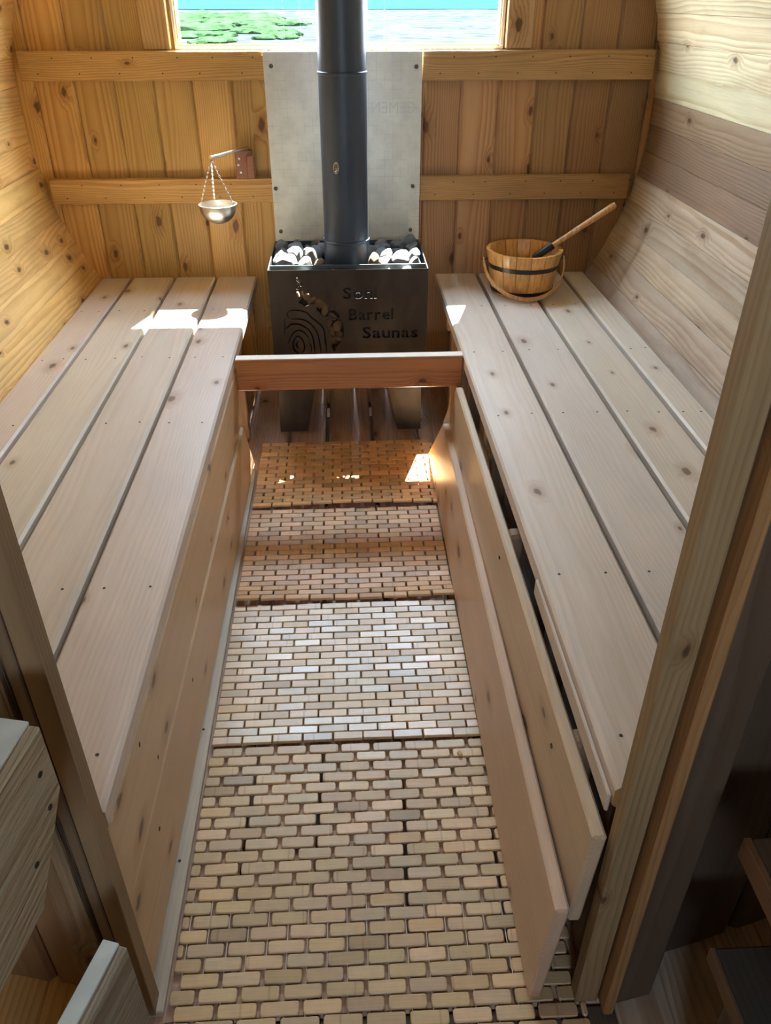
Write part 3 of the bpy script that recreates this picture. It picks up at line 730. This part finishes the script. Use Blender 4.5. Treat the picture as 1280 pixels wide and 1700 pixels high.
for v in tme.vertices: v.co = Vector((0.244-0.012 - v.co.x*0.175/x1_, -0.0123, 0.971-0.86+v.co.y))
tme.materials.clear()
def faint():
    m, n, b = mat_new('faint_print'); tc = n.nodes.new('ShaderNodeTexCoord')
    b.inputs['Base Color'].default_value = (0.55, 0.585, 0.565, 1); b.inputs['Roughness'].default_value = 0.6
    return m
tag(link('printed_word', tme, faint(), hs), 'faint reversed word printed on the board')

# ------------------------------------------------------------------ bucket and ladle
BX, BY, BZ = 0.601, 2.662, 0.4405
bk = empty('wooden_bucket', (BX, BY, BZ), label='small round wooden bucket with two black bands, standing on the right bench', cat='bucket')
NB = 16; RB0, RT0, HB = 0.101, 0.1265, 0.142
for i in range(NB):
    a0 = 2*PI*i/NB+0.008; a1 = 2*PI*(i+1)/NB-0.008; bm = bmesh.new(); g = []
    for kz in (0, 0.5, 1):
        ro = RB0+(RT0-RB0)*kz; ri = ro-0.011; zz = HB*kz
        g.append([bm.verts.new((r*math.cos(a), r*math.sin(a), zz)) for r, a in ((ro, a0), (ro+0.0006, (a0+a1)/2), (ro, a1), (ri, a1), (ri, a0))])
    bm.faces.new(g[0]); bm.faces.new(g[-1])
    for p, q in zip(g, g[1:]):
        for j in range(5): bm.faces.new((p[j], p[(j+1) % 5], q[(j+1) % 5], q[j]))
    m0 = bpy.data.materials.get('bucket_wood')
    if m0 is None:
        m0, n, b = mat_new('bucket_wood'); tc = n.nodes.new('ShaderNodeTexCoord'); oi = n.nodes.new('ShaderNodeObjectInfo')
        f = noise_n(n, scale_vec(n, tc.outputs['Object'], (160, 160, 7)), 1.0, 4, 0.6)
        n.links.new(mixc(n, smooth_n(n, f, 0.3, 0.75), oi.outputs['Color'], mixc(n, 1.0, oi.outputs['Color'], (0.72, 0.52, 0.34), 'MULTIPLY')), b.inputs['Base Color'])
        b.inputs['Roughness'].default_value = 0.35; b.inputs['Coat Weight'].default_value = 0.3
    link('stave', mesh('stave', bm), m0, bk, jit((0.72, 0.42, 0.13), 0.14, 0.04))
lathe('bottom', [(0.0905, 0.012), (0.0905, 0.024), (0.0, 0.024)], M_LINER, bk, 32, (BX, BY, BZ))
def band(z0, z1):
    ra = RB0+(RT0-RB0)*z0/HB+0.0008; rb = RB0+(RT0-RB0)*z1/HB+0.0008
    lathe('band', [(ra, z0), (ra+0.0014, z0), (rb+0.0014, z1), (rb, z1)], M_BAND, bk, 48, (BX, BY, BZ))
band(0.088, 0.102); band(0.010, 0.022)
# bail handle hanging against the near side
bm = bmesh.new(); g = []
N_ = 26
for i in range(N_+1):
    t = PI*i/N_; c_, s_ = math.cos(t), math.sin(t)
    p = Vector((-0.136*c_, -0.128*s_, 0.110-0.100*s_**0.9 if s_ > 0 else 0.110)); rad = Vector((-c_, -s_*0.95, 0)).normalized()
    u = Vector((0, -0.45, -0.89)) if False else Vector((0, 0, 1))
    g.append([bm.verts.new(p+rad*0.003+u*0.006), bm.verts.new(p+rad*0.003-u*0.006), bm.verts.new(p-rad*0.002-u*0.006), bm.verts.new(p-rad*0.002+u*0.006)])
bm.faces.new(g[0]); bm.faces.new(g[-1])
for p, q in zip(g, g[1:]):
    for j in range(4): bm.faces.new((p[j], p[(j+1) % 4], q[(j+1) % 4], q[j]))
o = link('handle', mesh('handle', bm, True), m0, bk, (0.66, 0.40, 0.17))
for s_ in (-1, 1):
    bm = bmesh.new(); tube_bm(bm, [(s_*0.120, 0, 0.110), (s_*0.143, 0, 0.110)], 0.004, 10); link('pivot', mesh('pivot', bm, True), M_SCREW, bk)
ld = empty('ladle', (0.63, 2.665, 0.50), label='wooden ladle with a dark blue collar, leaning in the bucket', cat='ladle')
def along(p, q, t): return Vector(p)+(Vector(q)-Vector(p))*t
pa, pb = (0.635, 2.668, 0.548), (0.880, 2.640, 0.724)
bm = bmesh.new(); tube_bm(bm, [along(pa, pb, t) for t in (0.22, 0.3, 0.9, 0.97, 1.0)], 0.0085, 14, radii=[0.0085, 0.0085, 0.0105, 0.0105, 0.008])
o = link('handle', mesh('handle', bm, True), m0, ld, (0.70, 0.43, 0.18)); o.location = -loc_of(ld)
bm = bmesh.new(); tube_bm(bm, [along(pa, pb, t) for t in (0.0, 0.02, 0.24, 0.25)], 0.011, 14, radii=[0.009, 0.0115, 0.0125, 0.011])
o = link('collar', mesh('collar', bm, True), M_NAVY, ld); o.location = -loc_of(ld)
lathe('bowl', [(0.0, -0.03), (0.022, -0.026), (0.034, -0.010), (0.036, 0.006), (0.034, 0.006), (0.032, -0.009), (0.02, -0.022), (0.0, -0.026)], m0, ld, 24, (0.605, 2.670, 0.520)).color = (0.6, 0.4, 0.2, 1)

# ------------------------------------------------------------------ hanging scent bowl
hb = empty('hanging_bowl', (-0.30, 2.85, 0.80), label='small steel bowl hung on chains from a wall arm left of the flue', cat='hanging bowl')
blk = box('bracket', (-0.322, 2.836, 0.822), (0.056, 0.034, 0.088), W_RED, hb, 0.002, (0.24, 0.10, 0.05)); tag(blk, 'reddish wooden bracket')
blk2 = box('bracket_cheek', (-0.300, 2.815, 0.817), (0.026, 0.012, 0.074), W_RED, hb, 0.004, (0.27, 0.12, 0.06))
for (x, z) in ((-0.336, 0.842), (-0.340, 0.823), (-0.334, 0.800)):
    bm = bmesh.new(); tube_bm(bm, [(0, 0, 0), (0, -0.003, 0)], 0.004, 10)
    o = link('screw', mesh('screw', bm, True), M_CHROME, hb); o.location = Vector((x, 2.819, z))-loc_of(hb)
tip = Vector((-0.398, 2.62, 0.877))
bm = bmesh.new(); tube_bm(bm, [(-0.300, 2.83, 0.868), (-0.306, 2.81, 0.876), tip+Vector((0.014, 0.03, 0.0))], 0.0045, 12); tube_bm(bm, [tip+Vector((0.030, 0.06, -0.001)), tip], 0.0058, 12)
o = link('arm', mesh('arm', bm, True), M_CHROME, hb); o.location = -loc_of(hb)
bc = Vector((-0.392, 2.62, 0.742)); br_ = 0.058
prof = [(0.0005, -0.058)]+[(br_*math.sin(t), -0.058*math.cos(t)) for t in [PI/2*i/9 for i in range(1, 10)]]
inner = [(r*0.965, z*0.955) for r, z in reversed(prof)]
lathe('bowl', prof+[(br_+0.0015, 0.001), (br_-0.001, 0.002)]+inner[1:], M_STEEL, hb, 40, tuple(bc))
for kk, a in enumerate((3.55, 5.95, 1.9)):
    e = bc+Vector((br_*0.97*math.cos(a), br_*0.97*math.sin(a), 0.0)); s_ = tip+Vector((0, 0, -0.006))
    d_ = e-s_; L_ = d_.length; nl = int(L_/0.0066); t_ = d_.normalized(); bm = bmesh.new()
    x_ = t_.cross(Vector((0, 1, 0))).normalized(); y_ = t_.cross(x_)
    for i in range(nl):
        c_ = s_+t_*(L_*(i+0.5)/nl); u_ = x_ if i % 2 else y_
        tube_bm(bm, [c_+t_*0.0046*math.cos(q)+u_*0.0024*math.sin(q) for q in [2*PI*j/8 for j in range(8)]], 0.0009, 4, True)
    o = link('chain', mesh('chain', bm, True), M_CHROME, hb); o.location = -loc_of(hb)

# ------------------------------------------------------------------ bath mats of bamboo tiles
def tile_mesh(L_, W_, H_, r):
    bm = bmesh.new(); ol = []
    for cx_, cy_, a0 in ((1, 1, 0), (-1, 1, 90), (-1, -1, 180), (1, -1, 270)):
        for da in (0, 45, 90):
            a = math.radians(a0+da); ol.append((cx_*(L_/2-r)+r*math.cos(a), cy_*(W_/2-r)+r*math.sin(a)))
    def ring(z, k_): return [bm.verts.new((x-math.copysign(k_, x), y-math.copysign(k_, y), z)) for x, y in ol]
    a = ring(-H_, 0.0); b2 = ring(-0.0012, 0.0); c_ = ring(0.0, 0.0012)
    bm.faces.new(c_)
    for p, q in ((a, b2), (b2, c_)):
        for i in range(12): bm.faces.new((p[i], p[(i+1) % 12], q[(i+1) % 12], q[i]))
    return mesh('tile', bm)
def bath_mat(x0, x1, y0, y1, px_, py_, base, label, curl, rnd_r=0.002, gap=(0.0028, 0.0018), shift=0.0, hfun=None, zc=0.0):
    t = empty('bath_mat', ((x0+x1)/2, (y0+y1)/2, 0), label=label, cat='bath mat', group='bamboo tile bath mats')
    me = tile_mesh(px_-gap[0], py_-gap[1], 0.006, rnd_r); me.materials.append(M_TILE)
    half = {}
    n_r = int(round((y1-y0)/py_)); cnt = 0; cordb = bmesh.new()
    def H(x, y):
        d_ = (y-y0)/py_
        h = zc
        if curl and d_ < 4: h += curl*(1-d_/4)**1.5*(0.75+0.25*math.sin(x*9+y0*7))
        return h
    for r_ in range(n_r):
        y = y0+(r_+0.5)*py_; ph = (0.5 if r_ % 2 else 0.0)+shift*r_
        k0 = -1
        while True:
            k0 += 1
            xa = x0-px_+(ph % 1.0)*px_+k0*px_; xb = xa+px_
            if xa > x1-0.010: break
            ca, cb = max(xa, x0), min(xb, x1)
            if cb-ca < 0.014: continue
            if cb-ca > px_-0.002: m_ = me
            else:
                key = round((cb-ca), 3)
                if key not in half:
                    half[key] = tile_mesh(max(key-gap[0], 0.008), py_-gap[1], 0.006, rnd_r); half[key].materials.append(M_TILE)
                m_ = half[key]
            o = bpy.data.objects.new('tile', m_); col.objects.link(o); o.parent = t
            xm = (ca+cb)/2
            o.location = (xm-t.location.x+random.uniform(-.0006, .0006), y-t.location.y+random.uniform(-.0004, .0004), H(xm, y)+random.uniform(-.0004, .0004))
            sl = (H(xm, y+py_/2)-H(xm, y-py_/2))/py_
            o.rotation_euler = (math.atan(sl)+random.uniform(-.025, .025), random.uniform(-.012, .012), random.uniform(-.012, .012))
            cc = jit(base, 0.17, 0.04)
            if random.random() < 0.08: cc = tuple(v*0.78 for v in cc)
            o.color = (*cc, 1); cnt += 1
    # cords that string the tiles together
    x = x0+px_/4
    while x < x1:
        for i in range(0, n_r):
            ya = y0+i*py_; yb = ya+py_
            if i == 0: ya += 0.004
            if i == n_r-1: yb -= 0.004
            tube_bm(cordb, [(x-t.location.x, ya-t.location.y, H(x, ya)-0.0036), (x-t.location.x, yb-t.location.y, H(x, yb)-0.0036)], 0.0009, 4)
        x += px_/2
    c_ = link('cords', mesh('cords', cordb), M_CORD, t); c_['kind'] = 'stuff'
    return cnt
TB = (0.66, 0.465, 0.255)
TR = (0.72, 0.41, 0.175)  # warm bounce light and shade at the stove end put into the tile colour
n1 = bath_mat(-0.300, 0.285, 2.004, 2.424, 0.0605, 0.0233, TR, 'bamboo tile mat farthest in, in front of the stove legs', 0.020, gap=(0.0050, 0.0010))
n2 = bath_mat(-0.301, 0.258, 1.562, 1.998, 0.0625, 0.0230, (0.67, 0.41, 0.21), 'second bamboo tile mat from the stove, its near edge curled up', 0.018, gap=(0.0044, 0.0018))  # bounce light tints this tile colour too, a weaker orange
n3 = bath_mat(-0.302, 0.256, 1.110, 1.556, 0.0625, 0.0223, TB, 'third bamboo tile mat from the stove, with squarer close-set tiles', 0.006)
n4 = bath_mat(-0.304, 0.340, 0.400, 1.104, 0.0652, 0.0235, TB, 'nearest bamboo tile mat with rounded tiles, running out of the doorway', 0.0, 0.0040, (0.0064, 0.0034), 0.02)
print('tiles', n1, n2, n3, n4)
wc = box('wood_chip', (0.205, 1.062, 0.004), (0.008, 0.010, 0.006), W_BENCH, None, 0.001, (0.7, 0.5, 0.28)); wc.rotation_euler = (0.1, 0.2, 0.5)
tag(wc, 'tiny pale wood chip lying on the nearest bamboo mat', 'wood chip')

# ------------------------------------------------------------------ porch pieces near the camera
def solid(name, pts, faces, mat, parent=None, colr=(0.5, 0.4, 0.3), bev=0.0, frame=None):
    """mesh from world points, stored in a local frame whose Y runs along the grain"""
    o_ = Vector(frame[0]); y = Vector(frame[1]).normalized(); x = Vector(frame[2]); x = (x-y*x.dot(y)).normalized(); z = x.cross(y)
    mw = Matrix(((x[0], y[0], z[0], o_[0]), (x[1], y[1], z[1], o_[1]), (x[2], y[2], z[2], o_[2]), (0, 0, 0, 1))); inv = mw.inverted()
    bm = bmesh.new(); vs = [bm.verts.new(inv @ Vector(p)) for p in pts]
    for f in faces: bm.faces.new([vs[i] for i in f])
    if bev: bmesh.ops.bevel(bm, geom=list(bm.edges), offset=bev, segments=1, affect='EDGES')
    me = mesh(name, bm)
    if parent is not None: mw = Matrix.Translation(-loc_of(parent)) @ mw
    return link(name, me, mat, parent, colr, mw)
# upper board: flat pale top, broad nailed face turned to the doorway
def porch_board(P, dirv, width, drop, clip, label, pale_w, ln=0.30):
    P = Vector(P); d_ = Vector(dirv).normalized(); s_ = Vector((d_.y, -d_.x, 0)).normalized()
    if s_.x > 0: s_ = -s_
    root = empty('porch_rail', tuple(P), label=label, cat='rail', group='porch rails at the left')
    up = Vector((0, 0, 1)); e = ln
    # section in (s_, up): broad face at s=0
    sec = [(0, 0), (0, -drop), (width, -drop), (width, 0)]
    pts = []
    for (a, b_) in sec: pts.append(P+s_*a+up*b_)
    for (a, b_) in sec: pts.append(P+s_*a+up*b_+d_*e)
    if clip:
        # clipped far lower corner of the broad face
        far_low_a = P+up*(-drop+clip[0]); pts2 = [P, far_low_a, P+d_*clip[1]-up*drop, P+d_*e-up*drop, P+d_*e]
        q = [p+s_*width for p in pts2]; al = pts2+q
        solid('board', al, [(0, 1, 2, 3, 4), (9, 8, 7, 6, 5), (0, 5, 6, 1), (1, 6, 7, 2), (2, 7, 8, 3), (3, 8, 9, 4), (4, 9, 5, 0)], W_ROUGH, root, (0.40, 0.33, 0.22), 0.002, (P, d_, up))
    else:
        solid('board', pts, [(0, 1, 2, 3), (7, 6, 5, 4), (0, 4, 5, 1), (1, 5, 6, 2), (2, 6, 7, 3), (3, 7, 4, 0)], W_ROUGH, root, (0.36, 0.30, 0.22), 0.002, (P, d_, up))
    a = P+s_*0.010; tp = [a+up*0.0, a+s_*pale_w, a+s_*pale_w+d_*e, a+d_*e]
    tp = [p+up*0.0003 for p in tp]; tq = [p+up*0.004 for p in tp]
    tag(solid('painted_cap', tp+tq, [(0, 1, 2, 3), (7, 6, 5, 4), (0, 4, 5, 1), (1, 5, 6, 2), (2, 6, 7, 3), (3, 7, 4, 0)], M_PALE, root, (1, 1, 1), 0.0008, (P, d_, up)), 'pale painted top edge')
    return root
ra = porch_board((-0.281, 0.497, 0.748), (-0.06, -0.28, -0.02), 0.045, 0.165, (0.083, 0.07), 'upper weathered porch rail at the left with three dark nails', 0.032)
rb = porch_board((-0.264, 0.487, 0.398), (-0.075, -0.25, 0.0), 0.032, 0.26, None, 'lower weathered porch rail at the left with a pale painted top edge', 0.020)
d_ = Vector((-0.06, -0.28, -0.02)).normalized(); n_ = Vector((-d_.y, d_.x, 0)).normalized()
for (t, u) in ((0.020, -0.040), (0.022, -0.083), (0.060, -0.112)):
    p = Vector((-0.281, 0.497, 0.748))+d_*t+Vector((0, 0, u)); bm = bmesh.new(); tube_bm(bm, [p-n_*0.001, p+n_*0.0007], 0.0032, 10)
    o = link('nail', mesh('nail', bm), M_HOLE, ra); o.location = -loc_of(ra)

pr = empty('porch_bench', (0.5, 0.35, 0), label='dark porch bench corner at the lower right outside the doorway', cat='porch bench')
plank('seat_board', (0.520, 0.10, 0.325), (0.520, 0.485, 0.325), 0.20, 0.022, (1, 0, 0), W_DARK, pr, 0.003, (0.05, 0.045, 0.038))
plank('seat_lit_edge', (0.4165, 0.10, 0.325), (0.4165, 0.485, 0.325), 0.006, 0.024, (1, 0, 0), W_DARK, pr, 0.001, (0.15, 0.09, 0.055))  # lit left side of the seat, given as a lighter coloured strip
plank('arm_board', (0.475, 0.10, 0.535), (0.475, 0.487, 0.535), 0.13, 0.030, (1, 0, 0), W_DARK, pr, 0.003, (0.07, 0.05, 0.03))
plank('arm_lit_edge', (0.4055, 0.10, 0.535), (0.4055, 0.487, 0.535), 0.008, 0.030, (1, 0, 0), W_DARK, pr, 0.001, (0.16, 0.085, 0.045))  # lit left side of the arm, coloured lighter in the same way
plank('post', (0.60, 0.46, -0.008), (0.60, 0.46, 0.520), 0.05, 0.03, (1, 0, 0), W_DARK, pr, 0.003, (0.10, 0.07, 0.05))
plank('seat_leg', (0.46, 0.44, -0.008), (0.46, 0.44, 0.314), 0.05, 0.03, (1, 0, 0), W_DARK, pr, 0.003, (0.10, 0.07, 0.05))

# ------------------------------------------------------------------ outside seen through the window
def gz(x, y):
    e = 0.045+0.42*math.exp(-(y-4.2)/3.2) - 0.0013*min(max(y-9, 0), 25)
    return 1.29-y*e+0.05*noise.noise(Vector((x*0.3, y*0.3, 0)))+0.02*noise.noise(Vector((x*1.5, y*1.5, 4)))
def terrain():
    bm = bmesh.new(); nx, ny = 60, 40; V = []
    for j in range(ny+1):
        y = 4.2+30*(j/ny)**1.6; row = []
        for i in range(nx+1):
            x = (i/nx-0.5)*(14+y*1.6)
            z = gz(x, y)
            row.append(bm.verts.new((x, y, z)))
        V.append(row)
    for j in range(ny):
        for i in range(nx): bm.faces.new((V[j][i], V[j][i+1], V[j+1][i+1], V[j+1][i]))
    o = link('ground', mesh('ground', bm, True), M_GRAVEL); o['kind'] = 'structure'
terrain()
bm = bmesh.new(); box_bm(bm, (0, 0, 0), (500, 260, 0.2)); wt = link('lake', mesh('lake', bm), M_WATER); wt.location = (0, 164, 0.77); wt['kind'] = 'structure'
bm = bmesh.new(); box_bm(bm, (0, 0, 0), (40, 34, 0.2)); yd = link('ground', mesh('ground', bm), flat('yard_ground', (0.16, 0.15, 0.13), 0.9, nscale=1.5, namt=0.2)); yd.location = (0, -12.0, -1.1); yd['kind'] = 'structure'
# patches of low green growth on the shore
grs = random.Random(3); bm = bmesh.new()
spots = [(-4.5, 27, 1.6), (-3.9, 24, 1.2), (-3.3, 21, 1.0), (-2.75, 18.5, 0.8), (-2.3, 17, 0.6), (-2.8, 26, 1.5), (-2.2, 23, 1.2), (-1.6, 20, 0.9), (-1.2, 18, 0.6), (6.6, 28, 1.4), (-1.4, 24, 0.9)]
for (x, y, s_) in spots:
    for q in range(12):
        a = grs.uniform(0, 2*PI); rr = s_*0.7*grs.random()**.5; r_ = bmesh.ops.create_icosphere(bm, subdivisions=2, radius=s_*grs.uniform(0.16, 0.34))
        cx_, cy_ = x+rr*math.cos(a), y+rr*math.sin(a)
        for v in r_['verts']:
            k_ = 1+0.3*noise.noise(v.co*6+Vector((x, y, q))); v.co = Vector((v.co.x*k_*1.4+cx_, v.co.y*k_*1.4+cy_, v.co.z*k_*0.35+gz(cx_, cy_)+0.02))
gr = link('shore_grass', mesh('shore_grass', bm, True), M_GRASS); tag(gr, 'bright green low growth on the gravel shore outside the window', 'plants', kind='stuff')
